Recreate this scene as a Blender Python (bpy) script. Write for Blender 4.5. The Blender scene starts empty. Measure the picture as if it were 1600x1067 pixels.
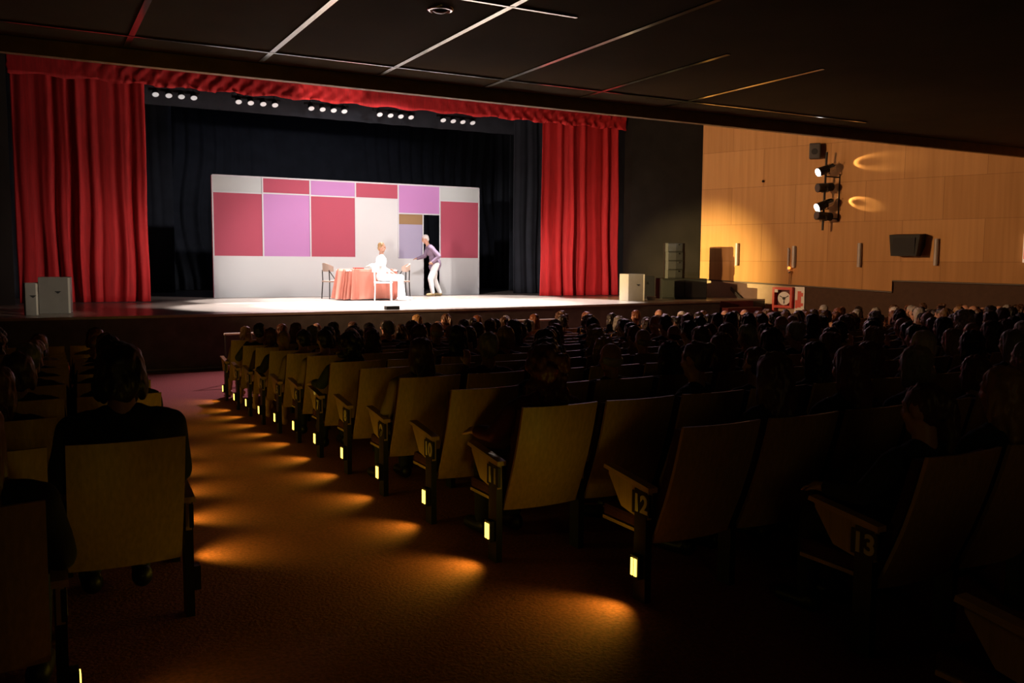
import bpy, bmesh, math, random
from mathutils import Vector, Matrix, Euler, noise
PI = math.pi
rnd = random.Random(7)
C = bpy.data.collections.new('theatre'); bpy.context.scene.collection.children.link(C)
sc = bpy.context.scene

# ------------------------------------------------------------------ camera
H = 1.95
cam = bpy.data.cameras.new('camera'); camo = bpy.data.objects.new('camera', cam); C.objects.link(camo)
YAW, PIT, ROL, F = .4997, .08802, .00618, 1389.8
cy, sy, cp, sp = math.cos(YAW), math.sin(YAW), math.cos(PIT), math.sin(PIT)
fw = Vector((sy*cp, cy*cp, -sp)); rt = Vector((cy, -sy, 0)); up = rt.cross(fw)
c_, s_ = math.cos(ROL), math.sin(ROL)
r2 = c_*rt + s_*up; u2 = -s_*rt + c_*up
m = Matrix((r2, u2, -fw)).transposed().to_4x4(); m.translation = (0, 0, H)
camo.matrix_world = m
cam.sensor_width = 36; cam.lens = 36*F/1600; cam.clip_start = .05; cam.clip_end = 200
sc.camera = camo

# ------------------------------------------------------------------ world, exposure
w = bpy.data.worlds.new('world'); sc.world = w; w.use_nodes = True
w.node_tree.nodes['Background'].inputs[0].default_value = (.25, .3, .5, 1)
w.node_tree.nodes['Background'].inputs[1].default_value = .0015
vs = sc.view_settings; vs.view_transform = 'Standard'; vs.look = 'None'; vs.exposure = 0; vs.gamma = 1; vs.use_curve_mapping = False

# ------------------------------------------------------------------ lights
def spot(name, loc, target, power, col, ang, blend=.3, size=.08, parent=None):
    l = bpy.data.lights.new(name, 'SPOT'); l.energy = power; l.color = col; l.spot_size = math.radians(ang)
    l.spot_blend = blend; l.shadow_soft_size = size
    o = bpy.data.objects.new(name, l); C.objects.link(o); o.location = loc
    o.rotation_euler = (Vector(target)-Vector(loc)).to_track_quat('-Z', 'Y').to_euler()
    if parent: o.parent = parent
    return o
def area(name, loc, target, power, col, sx, sy_):
    l = bpy.data.lights.new(name, 'AREA'); l.shape = 'RECTANGLE'; l.size = sx; l.size_y = sy_; l.energy = power; l.color = col
    o = bpy.data.objects.new(name, l); C.objects.link(o); o.location = loc
    o.rotation_euler = (Vector(target)-Vector(loc)).to_track_quat('-Z', 'Y').to_euler(); return o
WARM = (1, .62, .26); WHT = (1, .93, .88); AMB = (1, .70, .06)
# front-of-house spots on the two side walls (the right pair belongs to the visible lamp bar)
spot('wall_spot_light', (18.0, 16.4, 4.2), (8.6, 23.0, 1.0), 2900, WHT, 32, .5)
spot('wall_spot_light', (17.95, 16.4, 3.3), (7.2, 22.5, .9), 2700, WHT, 32, .5)
spot('wall_spot_light', (-2.6, 16.4, 4.2), (8.6, 23.2, 1.0), 2600, WHT, 36, .5)
# lamps hung behind the valance: straight down on the playing area
for x in (4.9, 6.5, 8.1, 9.7, 11.3):
    spot('overhead_stage_light', (x, 19.4, 5.7), (x, 19.0, 1.0), 4600, (1, .98, .97), 56, .3)
    spot('overhead_stage_light', (x+.2, 22.3, 5.7), (x+.2, 21.9, 1.0), 2800, (1, .98, .97), 44, .3)
spot('overhead_stage_light', (8.2, 19.6, 5.6), (8.2, 24.1, 2.2), 800, (1, .93, .95), 100, .6)  # front fill added to brighten the set wall
# unseen low spots added at the stage lip to brighten the red curtains
spot('curtain_fill', (8.0, 17.4, 1.35), (15.0, 21.8, 1.1), 1500, (1, .75, .68), 52, 1)
spot('curtain_fill', (7.0, 17.4, 1.35), (2.4, 21.8, 1.2), 800, (1, .75, .68), 50, 1)
spot('footlight', (6.5, 17.15, 1.16), (6.75, 21.6, 6.05), 1500, (1, .8, .7), 15, .3, .03)
spot('footlight_wash', (6.6, 17.15, 1.16), (7.8, 21.6, 6.1), 110, (1, .8, .7), 100, 1, .03)
# unseen pink spots added in place of stage bounce over front rows and carpet
spot('cabinet_fill', (3.4, 11.0, 4.2), (.35, 17.8, 1.3), 620, (1, .86, .66), 13, .8)  # unseen spot added to brighten the grey cabinets at stage left
spot('stage_spill_fill', (6.5, 18.2, 6.3), (3.2, 14.4, 0), 2300, (1, .60, .74), 34, 1, .3)
spot('stage_spill_fill', (12.5, 18.6, 6.3), (9.8, 11.5, 0), 850, (1, .62, .72), 62, 1, .3)
# warm lamp on the left wall by the stage that strikes the far corner of the right wall
spot('corner_light', (-1.2, 18.0, 3.2), (17.3, 19.95, 1.7), 38000, (1, .72, .27), 14, 1, .04)
# warm wash from the lamp cluster on the left wall
spot('left_wall_wash', (-3.6, 14.0, 3.9), (19.4, 15.5, 3.0), 7800, (1, .56, .27), 55, .9, .25)
# weak warm fill added behind the camera for the seat backs
area('rear_fill', (.6, -2.6, 2.3), (3.5, 8, .8), 3.0, (1, .66, .2), 1.6, 1.2)
area('backdrop_fill', (8, 28, 6.5), (8, 29.5, 2.0), 7, (.45, .6, 1), 8, 1)  # unseen bluish fill for the black drapes at the rear

# ------------------------------------------------------------------ materials
MATS = {}
def mat(name, col, rough=.6, metal=0, emis=None, estr=0, var=0, scale=20, sheen=0, coat=0, bump=0, stretch=(1, 1, 1), spec=.5):
    if name in MATS: return MATS[name]
    mt = bpy.data.materials.new(name); mt.use_nodes = True; nt = mt.node_tree; b = nt.nodes['Principled BSDF']
    b.inputs['Base Color'].default_value = (*col, 1); b.inputs['Roughness'].default_value = rough; b.inputs['Metallic'].default_value = metal
    b.inputs['Specular IOR Level'].default_value = spec
    if sheen: b.inputs['Sheen Weight'].default_value = sheen; b.inputs['Sheen Tint'].default_value = (*[min(1, c*1.6) for c in col], 1)
    if coat: b.inputs['Coat Weight'].default_value = coat
    if emis: b.inputs['Emission Color'].default_value = (*emis, 1); b.inputs['Emission Strength'].default_value = estr
    if var or bump:
        tc = nt.nodes.new('ShaderNodeTexCoord'); mp = nt.nodes.new('ShaderNodeMapping'); mp.inputs['Scale'].default_value = stretch
        nz = nt.nodes.new('ShaderNodeTexNoise'); nz.inputs['Scale'].default_value = scale; nz.inputs['Detail'].default_value = 4
        nt.links.new(tc.outputs['Object'], mp.inputs[0]); nt.links.new(mp.outputs[0], nz.inputs['Vector'])
        if var:
            rp = nt.nodes.new('ShaderNodeValToRGB'); rp.color_ramp.elements[0].position = .3; rp.color_ramp.elements[1].position = .7
            rp.color_ramp.elements[0].color = (*[max(0, c*(1-var)) for c in col], 1); rp.color_ramp.elements[1].color = (*[min(1, c*(1+var)) for c in col], 1)
            nt.links.new(nz.outputs['Fac'], rp.inputs[0]); nt.links.new(rp.outputs[0], b.inputs['Base Color'])
        if bump:
            bp = nt.nodes.new('ShaderNodeBump'); bp.inputs['Strength'].default_value = bump; bp.inputs['Distance'].default_value = .01
            nt.links.new(nz.outputs['Fac'], bp.inputs['Height']); nt.links.new(bp.outputs[0], b.inputs['Normal'])
    MATS[name] = mt; return mt
CARPET = mat('carpet', (.22, .055, .04), .95, var=.35, scale=60, bump=.5, sheen=.2)
BLACK = mat('black_paint', (.012, .012, .014), .7, var=.2, scale=3)
PROSC = mat('proscenium_black', (.012, .010, .008), .8, var=.2, scale=2, bump=.1, spec=.08)
STAGEFRONT = mat('stage_front_paint', (.07, .068, .068), .7, var=.25, scale=4)
STAGEFLOOR = mat('stage_boards', (.26, .21, .18), .28, var=.2, scale=3, stretch=(1, 6, 1))
CEIL = mat('ceiling_panel', (.10, .07, .03), .8, var=.12, scale=.8, spec=.03)
STRIP = mat('ceiling_metal_strip', (.34, .33, .30), .14, metal=1)
BEAM = mat('brown_beam', (.34, .22, .08), .55, var=.15, scale=5)
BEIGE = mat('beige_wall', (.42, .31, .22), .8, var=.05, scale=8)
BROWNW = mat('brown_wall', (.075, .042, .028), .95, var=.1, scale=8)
VELVET = mat('red_velvet', (.42, .007, .009), .8, sheen=.35, var=.2, scale=6, stretch=(6, 6, .4))
BDRAPE = mat('black_drape', (.016, .019, .028), .9, var=.2, scale=3)
VENEER = mat('seat_veneer', (.42, .25, .07), .5, var=.14, scale=9, stretch=(8, 8, .6))
ARMWOOD = mat('armrest_wood', (.50, .29, .09), .35, var=.15, scale=12, stretch=(8, 1, 8), coat=.3)
SEATCL = mat('seat_cloth', (.055, .008, .010), .95, sheen=.3, var=.2, scale=40)
IRON = mat('dark_iron', (.02, .018, .016), .45, metal=.6)
PLATE = mat('number_ink', (.62, .50, .26), .6)
LAMPG = mat('aisle_lamp_glow', (1, .8, .3), .4, emis=(1, .66, .10), estr=3.4)
GREYBOX = mat('grey_cabinet', (.20, .185, .17), .5, var=.06, scale=6)
SPKBLK = mat('speaker_black', (.009, .009, .009), .55, bump=.2, scale=150, spec=.25)
GRILLE = mat('speaker_grille', (.014, .014, .014), .6, metal=.2, bump=.5, scale=220)
CHROME = mat('bright_metal', (.8, .8, .8), .15, metal=1)
SETW = mat('set_white', (.58, .58, .58), .8, spec=.2); SETW2 = mat('set_pale_grey', (.50, .53, .52), .8, spec=.2)
SETR = mat('set_red', (.40, .07, .11), .75, spec=.3); SETP = mat('set_pink', (.46, .20, .44), .75); SETL = mat('set_lilac', (.34, .30, .42), .75)
SETT = mat('set_tan', (.27, .16, .07), .75); SETF = mat('set_batten', (.56, .56, .58), .6)
WHITE = mat('white_paint', (.8, .8, .8), .5)
REDP = mat('red_enamel', (.62, .03, .012), .35)
STAIRRED = mat('stair_carpet', (.10, .010, .012), .95, var=.2, scale=40)

def wood_wall():
    mt = bpy.data.materials.new('veneer_wall'); mt.use_nodes = True; nt = mt.node_tree; b = nt.nodes['Principled BSDF']
    b.inputs['Roughness'].default_value = .7; b.inputs['Specular IOR Level'].default_value = .2
    tc = nt.nodes.new('ShaderNodeTexCoord'); sx = nt.nodes.new('ShaderNodeSeparateXYZ'); cx = nt.nodes.new('ShaderNodeCombineXYZ')
    nt.links.new(tc.outputs['Object'], sx.inputs[0]); nt.links.new(sx.outputs['Y'], cx.inputs['X']); nt.links.new(sx.outputs['Z'], cx.inputs['Y'])
    br = nt.nodes.new('ShaderNodeTexBrick'); br.inputs['Scale'].default_value = 1; br.inputs['Brick Width'].default_value = 1.75; br.inputs['Row Height'].default_value = 1.02
    br.inputs['Mortar Size'].default_value = .006; br.inputs['Mortar Smooth'].default_value = .3; br.offset = .5
    br.inputs['Color1'].default_value = (.60, .33, .13, 1); br.inputs['Color2'].default_value = (.50, .265, .10, 1); br.inputs['Mortar'].default_value = (.33, .17, .07, 1)
    nt.links.new(cx.outputs[0], br.inputs['Vector'])
    mp = nt.nodes.new('ShaderNodeMapping'); mp.inputs['Scale'].default_value = (9, .35, 1); nz = nt.nodes.new('ShaderNodeTexNoise'); nz.inputs['Scale'].default_value = 1; nz.inputs['Detail'].default_value = 5
    nt.links.new(cx.outputs[0], mp.inputs[0]); nt.links.new(mp.outputs[0], nz.inputs['Vector'])
    mx = nt.nodes.new('ShaderNodeMix'); mx.data_type = 'RGBA'; mx.blend_type = 'MULTIPLY'; mx.inputs['Factor'].default_value = .45
    rp = nt.nodes.new('ShaderNodeValToRGB'); rp.color_ramp.elements[0].position = .3; rp.color_ramp.elements[0].color = (.6, .55, .5, 1); rp.color_ramp.elements[1].position = .7
    nt.links.new(nz.outputs['Fac'], rp.inputs[0]); nt.links.new(br.outputs['Color'], mx.inputs['A']); nt.links.new(rp.outputs[0], mx.inputs['B']); nt.links.new(mx.outputs['Result'], b.inputs['Base Color'])
    return mt
WOODW = wood_wall()

# ------------------------------------------------------------------ mesh helpers
def box(bm, x0, x1, y0, y1, z0, z1, M=None, bev=0):
    r = bmesh.ops.create_cube(bm, size=1)['verts']
    for v in r: v.co = Vector((x0+(v.co.x+.5)*(x1-x0), y0+(v.co.y+.5)*(y1-y0), z0+(v.co.z+.5)*(z1-z0)))
    if bev:
        es = list({e for v in r for e in v.link_edges}); g = bmesh.ops.bevel(bm, geom=es, offset=bev, segments=2, affect='EDGES', profile=.6)
        r = list({v for f in g['faces'] for v in f.verts} | {v for v in r if v.is_valid})
    if M:
        for v in r: v.co = M @ v.co
    return r
def cyl(bm, a, b, ra, rb=None, n=14):
    a, b = Vector(a), Vector(b); rb = ra if rb is None else rb
    d = b-a; q = d.to_track_quat('Z', 'Y').to_matrix().to_4x4(); q.translation = (a+b)/2
    bmesh.ops.create_cone(bm, cap_ends=True, segments=n, radius1=ra, radius2=rb, depth=d.length, matrix=q)
def ball(bm, c, r, sub=2, M=None):
    r = (r, r, r) if not hasattr(r, '__len__') else r
    T = Matrix.Translation(c) @ (M or Matrix()) @ Matrix.Diagonal((*r, 1))
    bmesh.ops.create_icosphere(bm, subdivisions=sub, radius=1, matrix=T)
def cap(bm, a, b, ra, rb): 
    cyl(bm, a, b, ra, rb, 12); ball(bm, a, ra); ball(bm, b, rb)
def prism(bm, pts, axis, t0, t1):
    """extrude polygon pts (in the two other axes) along axis"""
    def mk(p, t): 
        return {'x': (t, p[0], p[1]), 'y': (p[0], t, p[1]), 'z': (p[0], p[1], t)}[axis]
    A = [bm.verts.new(mk(p, t0)) for p in pts]; B = [bm.verts.new(mk(p, t1)) for p in pts]; n = len(pts)
    bm.faces.new(A); bm.faces.new(B[::-1])
    for i in range(n): bm.faces.new((A[i], B[i], B[(i+1) % n], A[(i+1) % n]))
    bmesh.ops.recalc_face_normals(bm, faces=bm.faces)
def obj(name, bm, mt, parent=None, loc=None, smooth=False):
    me = bpy.data.meshes.new(name); bmesh.ops.recalc_face_normals(bm, faces=bm.faces); bm.to_mesh(me); bm.free()
    me.materials.append(mt)
    if smooth: me.shade_smooth()
    o = bpy.data.objects.new(name, me); C.objects.link(o)
    if parent: o.parent = parent
    if loc: o.location = loc
    return o
def meshobj(name, me, mt, parent=None):
    o = bpy.data.objects.new(name, me); C.objects.link(o)
    if not me.materials: me.materials.append(mt)
    if parent: o.parent = parent
    return o
def tag(o, label, cat, group=None, kind=None):
    o['label'] = label; o['category'] = cat
    if group: o['group'] = group
    if kind: o['kind'] = kind
    return o
def thing(name, label, cat, loc=(0, 0, 0), rz=0, group=None):
    o = bpy.data.objects.new(name, None); C.objects.link(o); o.location = loc; o.rotation_euler = (0, 0, rz); o.empty_display_size = .1
    return tag(o, label, cat, group)
def struct(name, bm, mt, label=None):
    o = obj(name, bm, mt); o['kind'] = 'structure'
    if label: o['label'] = label
    return o
def bx(*a, **k): bm = bmesh.new(); box(bm, *a, **k); return bm
def copytree(o, parent=None):
    c = o.copy(); C.objects.link(c); c.parent = parent
    for ch in list(o.children): copytree(ch, c)
    return c

# ------------------------------------------------------------------ setting: floor and walls
FL = [(-4, .38), (2.4, .35), (3.28, .365), (4.15, .35), (5.02, .33), (5.88, .30), (6.75, .27), (7.6, .23), (8.48, .20), (9.34, .14), (10.2, .09), (11.07, .05), (11.9, 0), (23, 0)]
def fz(y):
    for (a, za), (b, zb) in zip(FL, FL[1:]):
        if a <= y <= b: return za+(zb-za)*(y-a)/(b-a)
    return 0
XL, XR = -1.9, 17.3
WA = .3482                                   # the side walls splay outwards by 20 degrees
WO = Vector((17.3, 20.16, 0)); WT = Vector((math.sin(WA), -math.cos(WA), 0)); WN = Vector((-math.cos(WA), -math.sin(WA), 0))
def W(s_, z, off=0): p = WO+WT*s_+WN*off; return (p.x, p.y, z)
def wx(y): return 17.3+math.tan(WA)*(20.16-y)
def wxl(y): return -1.9-math.tan(WA)*(20.16-y)
bm = bmesh.new(); rows = []
for y, z in FL:
    yy = min(y, 20.16); rows.append([bm.verts.new((x, y, z)) for x in (wxl(yy), wx(yy))])
for a, b in zip(rows, rows[1:]): bm.faces.new((a[0], a[1], b[1], b[0]))
struct('floor', bm, CARPET, 'dark red carpeted floor sloping gently down to the stage')
LIP = [(wxl(16.6), 16.6), (7.6, 16.62), (10, 16.95), (13.0, 17.45), (15.9, 17.8)]
bm = bmesh.new(); prism(bm, LIP+[(15.9, 18.3), (wx(18.3), 18.3), (17.3, 20.16), (17.3, 31), (XL-3, 31), (XL-3, 21), (XL, 20.16)], 'z', -.05, .955)
o = struct('trim_1', bm, STAGEFRONT, 'dark painted front of the raised stage')
bm = bmesh.new(); LIP2 = [(x, y-.02) for x, y in LIP]
prism(bm, LIP2+[(15.92, 18.3), (wx(18.3), 18.3), (17.3, 20.16), (17.3, 31), (XL-3, 31), (XL-3, 21), (XL, 20.16)], 'z', .956, 1.0)
o = struct('floor_stage', bm, STAGEFLOOR, 'glossy brown boards of the stage'); o.name = 'floor.001'
bm = bmesh.new()
for (xa, ya), (xb, yb) in zip(LIP, LIP[1:]): cyl(bm, (xa, ya-.02, .035), (xb, yb-.02, .035), .02, n=8)
struct('trim_2', bm, mat('skirting_metal', (.25, .27, .3), .3, metal=.7), 'metal skirting line at the foot of the stage front')
# right wall: beige / brown base, veneer above, built in the wall's own frame (y along the wall) and turned
WM = Matrix.Translation(WO) @ Matrix.Rotation(WA, 4, 'Z')
def onwall(bm): bmesh.ops.transform(bm, matrix=WM, verts=bm.verts); return bm
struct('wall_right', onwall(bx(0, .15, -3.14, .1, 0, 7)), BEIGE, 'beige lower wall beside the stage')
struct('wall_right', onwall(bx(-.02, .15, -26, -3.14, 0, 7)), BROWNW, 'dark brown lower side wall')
bm = bmesh.new(); prism(bm, [(.02, 1.53), (-5.4, 1.30), (-5.4, 1.58), (-26, 1.3), (-26, 7), (.02, 7)], 'x', -.09, -.025)
struct('wall_right', onwall(bm), WOODW, 'golden wood veneer side wall')
bm = bmesh.new()
for (ya, za), (yb, zb) in (((.0, 1.51), (-5.4, 1.28)), ((-5.4, 1.56), (-26, 1.28))): cyl(bm, (-.06, ya, za), (-.06, yb, zb), .022, n=6)
struct('trim_3', onwall(bm), mat('dark_wood_trim', (.05, .03, .015), .5), 'thin dark ledge under the veneer wall')
bm = bmesh.new(); prism(bm, [(XL, 20.16), (wxl(-4), -4), (wxl(-4)-.2, -4), (XL-.2, 20.16)], 'z', 0, 7)
struct('wall_left', bm, BROWNW, 'dark left side wall')
struct('wall_back', bx(wxl(-4), wx(-4), -4.15, -4, 0, 7), BROWNW, 'dark rear wall of the auditorium')
# proscenium: splayed black wings and header
for nm, pts in (('wall_proscenium_right', [(15.72, 21.55), (XR, 20.1), (XR+.1, 20.3), (XR+.1, 21.9), (15.72, 21.9)]), ('wall_proscenium_left', [(-.22, 21.55), (XL, 20.1), (XL-.1, 20.3), (XL-.1, 21.9), (-.22, 21.9)])):
    bm = bmesh.new(); prism(bm, pts, 'z', 1.0, 7); struct(nm, bm, PROSC, 'splayed black wall beside the stage opening')
struct('wall_proscenium_top', bx(-.22, 15.72, 21.55, 21.9, 6.45, 9), PROSC, 'black header above the stage opening')
struct('wall_stage_back', bx(XL-3, XR, 31, 31.15, 0, 9), BLACK, 'black rear wall of the stage')
struct('wall_stage_left', bx(XL-3.1, XL-3, 21, 31, 0, 9), BLACK, 'black side wall of the stage')
struct('wall_stage_right', bx(XR, XR+.15, 21.9, 31, 0, 9), BLACK, 'black side wall of the stage, right')
struct('ceiling_stage', bx(XL-3, XR, 21.55, 31, 9, 9.1), BLACK, 'black stage roof')
struct('ceiling_forestage', bx(wxl(12), wx(12), 12.3, 21.9, 7, 7.1), BLACK, 'dark upper ceiling in front of the stage')
# auditorium ceiling and metal strips
CZ = 4.542
bm = bmesh.new(); prism(bm, [(wxl(-4), -4), (wx(-4), -4), (wx(12.05), 12.05), (wxl(12.05), 12.05)], 'z', CZ, CZ+.12)
struct('ceiling', bm, CEIL, 'dark semi-gloss panel ceiling')
struct('trim_4', bx(wxl(12.1), wx(12.1)-.1, 12.05, 12.2, CZ+.02, 7), BLACK, 'black shadow gap at the end of the ceiling')
struct('trim_5', bx(wxl(12.2), wx(12.2)-.1, 12.2, 12.32, 4.374, 4.6), BEAM, 'long brown beam above the stage')
k = 6
for x in (-.45, 1.17, 2.78, 4.41, 6.06, 7.72, 9.36):
    struct('trim_%d' % k, bx(x-.033, x+.033, 4.9 if x < 7 else 8.6, 11.97, CZ-.015, CZ-.001), STRIP, 'pale metal strip across the ceiling toward the stage'); k += 1
for y, xe in ((11.36, 13.5), (8.14, 5.2)):
    struct('trim_%d' % k, bx(wxl(y)+.1, xe, y-.02, y+.02, CZ-.018, CZ-.0005), STRIP, 'thin metal strip running along the ceiling'); k += 1

# ------------------------------------------------------------------ round ceiling lamp
t = thing('ceiling_lamp', 'round recessed ceiling downlight between two pale strips, switched off', 'lamp', (3.82, 8.57, CZ))
bm = bmesh.new(); 
for a in range(32):
    a0, a1 = 2*PI*a/32, 2*PI*(a+1)/32
    P_ = [(.137, -.001), (.137, -.025), (.108, -.036), (.098, -.022), (.098, -.001)]
    q0 = [bm.verts.new((r*math.cos(a0), r*math.sin(a0), z)) for r, z in P_]; q1 = [bm.verts.new((r*math.cos(a1), r*math.sin(a1), z)) for r, z in P_]
    for i in range(4): bm.faces.new((q0[i], q0[i+1], q1[i+1], q1[i]))
bmesh.ops.remove_doubles(bm, verts=bm.verts, dist=1e-4); obj('rim', bm, CHROME, t, smooth=True)
bm = bmesh.new(); ball(bm, (0, 0, -.005), (.10, .10, .054), 3); obj('glass_bowl', bm, mat('smoked_glass', (.05, .045, .04), .08, spec=.8), t, smooth=True)

# ------------------------------------------------------------------ curtains
def drape(name, x0, x1, y, z0, z1, mt, folds, amp, seed, flare=.0, parent=None, nz_=26, path=None, hem=0):
    rr = random.Random(seed); n = int(folds*14); W = x1-x0
    ph = [rr.uniform(0, 6.28) for _ in range(6)]; bm = bmesh.new(); g = []
    for j in range(nz_+1):
        v = j/nz_; row = []
        for i in range(n+1):
            u = i/n
            uu = u+.012*math.sin(3*v*PI+ph[0]+u*9)*(1-v)
            A = amp*(.55+.45*math.sin(u*11+ph[1]))*(.6+.55*(1-v))
            d = A*math.sin(2*PI*folds*uu+1.2*math.sin(u*7+ph[2]))+.4*A*math.sin(2*PI*folds*1.9*uu+ph[3]+v)+.25*A*math.sin(2*PI*folds*.45*uu+ph[4]+2*v)
            x = x0+W*u+flare*(1-v)*(u-.5)*W+.02*math.sin(uu*folds*9+ph[5])*(1-v)
            z = z0+(z1-z0)*v
            if hem and j == 0: z += hem*(math.sin(u*folds*2.2+ph[0]))
            row.append(bm.verts.new((x, y+d, z)))
        g.append(row)
    for a, b in zip(g, g[1:]):
        for i in range(n): bm.faces.new((a[i], a[i+1], b[i+1], b[i]))
    o = obj(name, bm, mt, parent, smooth=True); s = o.modifiers.new('thickness', 'SOLIDIFY'); s.thickness = .012; return o
o = drape('stage_curtain', -.15, 2.50, 22.05, 1.015, 6.1, VELVET, 8, .085, 3); tag(o, 'tall red velvet curtain hanging at the left side of the stage', 'curtain')
o = drape('stage_curtain', 12.98, 15.6, 22.05, 1.015, 6.1, VELVET, 7, .09, 11, flare=.03); tag(o, 'tall red velvet curtain hanging at the right side of the stage', 'curtain')
o = drape('valance_curtain', -.2, 15.65, 21.75, 5.86, 6.6, VELVET, 46, .035, 5, nz_=10, hem=.025); tag(o, 'long gathered red valance across the top of the stage opening', 'curtain')
bm = bmesh.new(); cyl(bm, (-.2, 21.8, 6.62), (15.65, 21.8, 6.62), .03, n=8)
tag(obj('curtain_rail', bm, IRON), 'black rail carrying the red valance above the stage', 'rail')
# black masking
def leg(x0, x1, y, seed, lab, z1=8.6): tag(drape('masking_curtain', x0, x1, y, 1.015, z1, BDRAPE, max(3, (x1-x0)*2.4), .06, seed), lab, 'curtain')
leg(-3.5, 16.8, 30.2, 21, 'wide black backdrop curtain at the rear of the stage')
leg(-2.5, 2.7, 25.0, 22, 'black side drape behind the left red curtain')
leg(-2.0, 3.9, 28.0, 23, 'black side drape deep on the left of the stage')
leg(13.3, 16.8, 24.3, 24, 'black side drape just behind the right red curtain')
leg(14.4, 16.9, 26.6, 25, 'black side drape in the middle of the right wing')
leg(14.9, 16.9, 28.6, 26, 'black side drape deep in the right wing')
tag(drape('border_curtain', -1.5, 16.5, 24.9, 5.95, 8.8, BDRAPE, 20, .04, 31, nz_=6), 'black border drape hanging high above the set', 'curtain')

# ------------------------------------------------------------------ overhead row of stage lamps: five bars of four
LX = [[2.90, 3.20, 3.49, 3.78], [4.85, 5.15, 5.46, 5.76], [6.70, 7.00, 7.30, 7.59], [8.58, 8.89, 9.19, 9.49], [10.46, 10.77, 11.07, 11.38]]
LENS = mat('lamp_lens', (.7, .7, .68), .2, emis=(.9, .95, 1), estr=.3)
names = ['leftmost', 'second from the left', 'middle', 'fourth from the left', 'rightmost']
for gi, xs in enumerate(LX):
    t = thing('batten_light', 'four-lamp black stage batten under the valance, %s of five' % names[gi], 'stage light', (0, 23.3, 5.93), 0, 'battens above the stage')
    obj('bar', bx(xs[0]-.15, xs[3]+.15, .05, .11, .11, .17), IRON, t)
    for x in xs:
        bm = bmesh.new(); cyl(bm, (x, -.03, 0), (x, .07, .13), .09, .055, 18); l = obj('lamp_can', bm, BLACK, t, smooth=False)
        bm = bmesh.new(); cyl(bm, (x, -.0305, -.001), (x, -.036, -.009), .078, .07, 18); obj('lens', bm, LENS, l)
    bm = bmesh.new()
    for x in (xs[0], xs[3]): cyl(bm, (x, .08, .15), (x, .08, 3.05), .012, n=6)
    obj('hanger', bm, IRON, t)

# ------------------------------------------------------------------ the set wall
t = thing('stage_set_wall', 'wide white set wall with red and pink colour blocks and a doorway', 'stage set', (0, 24.1, 1.0))
CX = [4.31, 5.59, 6.87, 8.15, 9.42, 10.72, 11.99]
def flat(name, x0, x1, z0, z1, mt, y0=0): return obj(name, bx(x0, x1, y0, y0+.04, z0, z1), mt, t)
top, mid, strip_ = 3.165, 1.09, 2.745
flat('lower_panel', CX[0], CX[4], .0, mid, SETW); flat('lower_panel', CX[5], CX[6], 0, mid, SETW)
tops = [SETW2, SETR, SETP, SETR, SETP, SETW2]; mids = [SETR, SETP, SETR, SETW, None, SETR]
tz = [2.745, 2.755, 2.745, 2.735, 2.345, 2.755]
tl = ['pale grey top block', 'red top block', 'pink top block', 'red top block', 'tall pink top block', 'pale grey top block']
ml = ['large red block', 'large pink block', 'large red block', 'large white block', None, 'large red block']
for i in range(6):
    p = flat('colour_panel', CX[i], CX[i+1], tz[i], top, tops[i]); p['label'] = tl[i]
    if mids[i]: p = flat('colour_panel', CX[i], CX[i+1], mid, tz[i], mids[i]); p['label'] = ml[i]
# doorway column: fixed infill on the left, open gap on the right
p = flat('colour_panel', CX[4], 10.19, 1.06, 2.04, SETL, .02); p['label'] = 'lilac block beside the doorway'
p = flat('colour_panel', CX[4], 10.19, 2.04, 2.345, SETT, .02); p['label'] = 'tan block beside the doorway'
flat('lower_panel', CX[4], 10.19, 0, 1.06, SETW)
bm = bmesh.new(); w_ = .018
for x in CX: 
    z0 = 0 if x in (CX[0], CX[5], CX[6]) else mid
    box(bm, x-w_, x+w_, -.018, -.001, z0, top)
for i in range(6): box(bm, CX[i]+w_, CX[i+1]-w_, -.016, -.001, tz[i]-w_, tz[i]+w_)
box(bm, CX[0], CX[6], -.016, -.001, top-.02, top+.02); box(bm, 10.17, 10.20, -.018, -.001, 0, 2.33)
obj('batten_strips', bm, SETF, t)
bm = bmesh.new()
for x in (4.6, 7.0, 9.0, 11.6):
    cyl(bm, (x, .05, 2.6), (x, 1.1, .02), .025, n=6); cyl(bm, (x, .05, .03), (x, 1.1, .03), .02, n=6)
obj('rear_brace', bm, ARMWOOD, t)
obj('edge_frame', bx(CX[0]-.03, CX[0], -.01, .06, 0, top), mat('edge_red', (.4, .05, .08), .7), t)

# ------------------------------------------------------------------ table, cloth, chairs on stage
t = thing('stage_table', 'long table under a pink cloth in front of the set', 'table', (7.62, 21.7, 1.0))
bm = bmesh.new(); box(bm, -.66, .66, -.42, .42, .72, .76); obj('tabletop', bm, WHITE, t)
for sx_ in (-1, 1):
    for sy__ in (-1, 1): bm = bmesh.new(); cyl(bm, (sx_*.5, sy__*.3, 0), (sx_*.5, sy__*.3, .72), .022, n=8); obj('leg', bm, CHROME, t)
bm = bmesh.new(); N = 220; ringt = []; ringb = []; ringm = []
def rr_pt(u, hx, hy):  # rounded rectangle perimeter
    a = 2*PI*u; c, s = math.cos(a), math.sin(a); e = .35
    return hx*math.copysign(abs(c)**e, c), hy*math.copysign(abs(s)**e, s)
for i in range(N):
    u = i/N; x, y = rr_pt(u, .68, .44); ringt.append(bm.verts.new((x, y, .775)))
    q = .5+.5*math.sin(u*2*PI*22+math.sin(u*30)); k1 = 1.0+.05*q; k2 = 1.04+.20*q
    ringm.append(bm.verts.new((x*k1, y*k1, .72))); ringb.append(bm.verts.new((x*k2, y*k2*1.05, .03+.01*math.sin(u*60))))
bm.faces.new(ringt)
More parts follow.
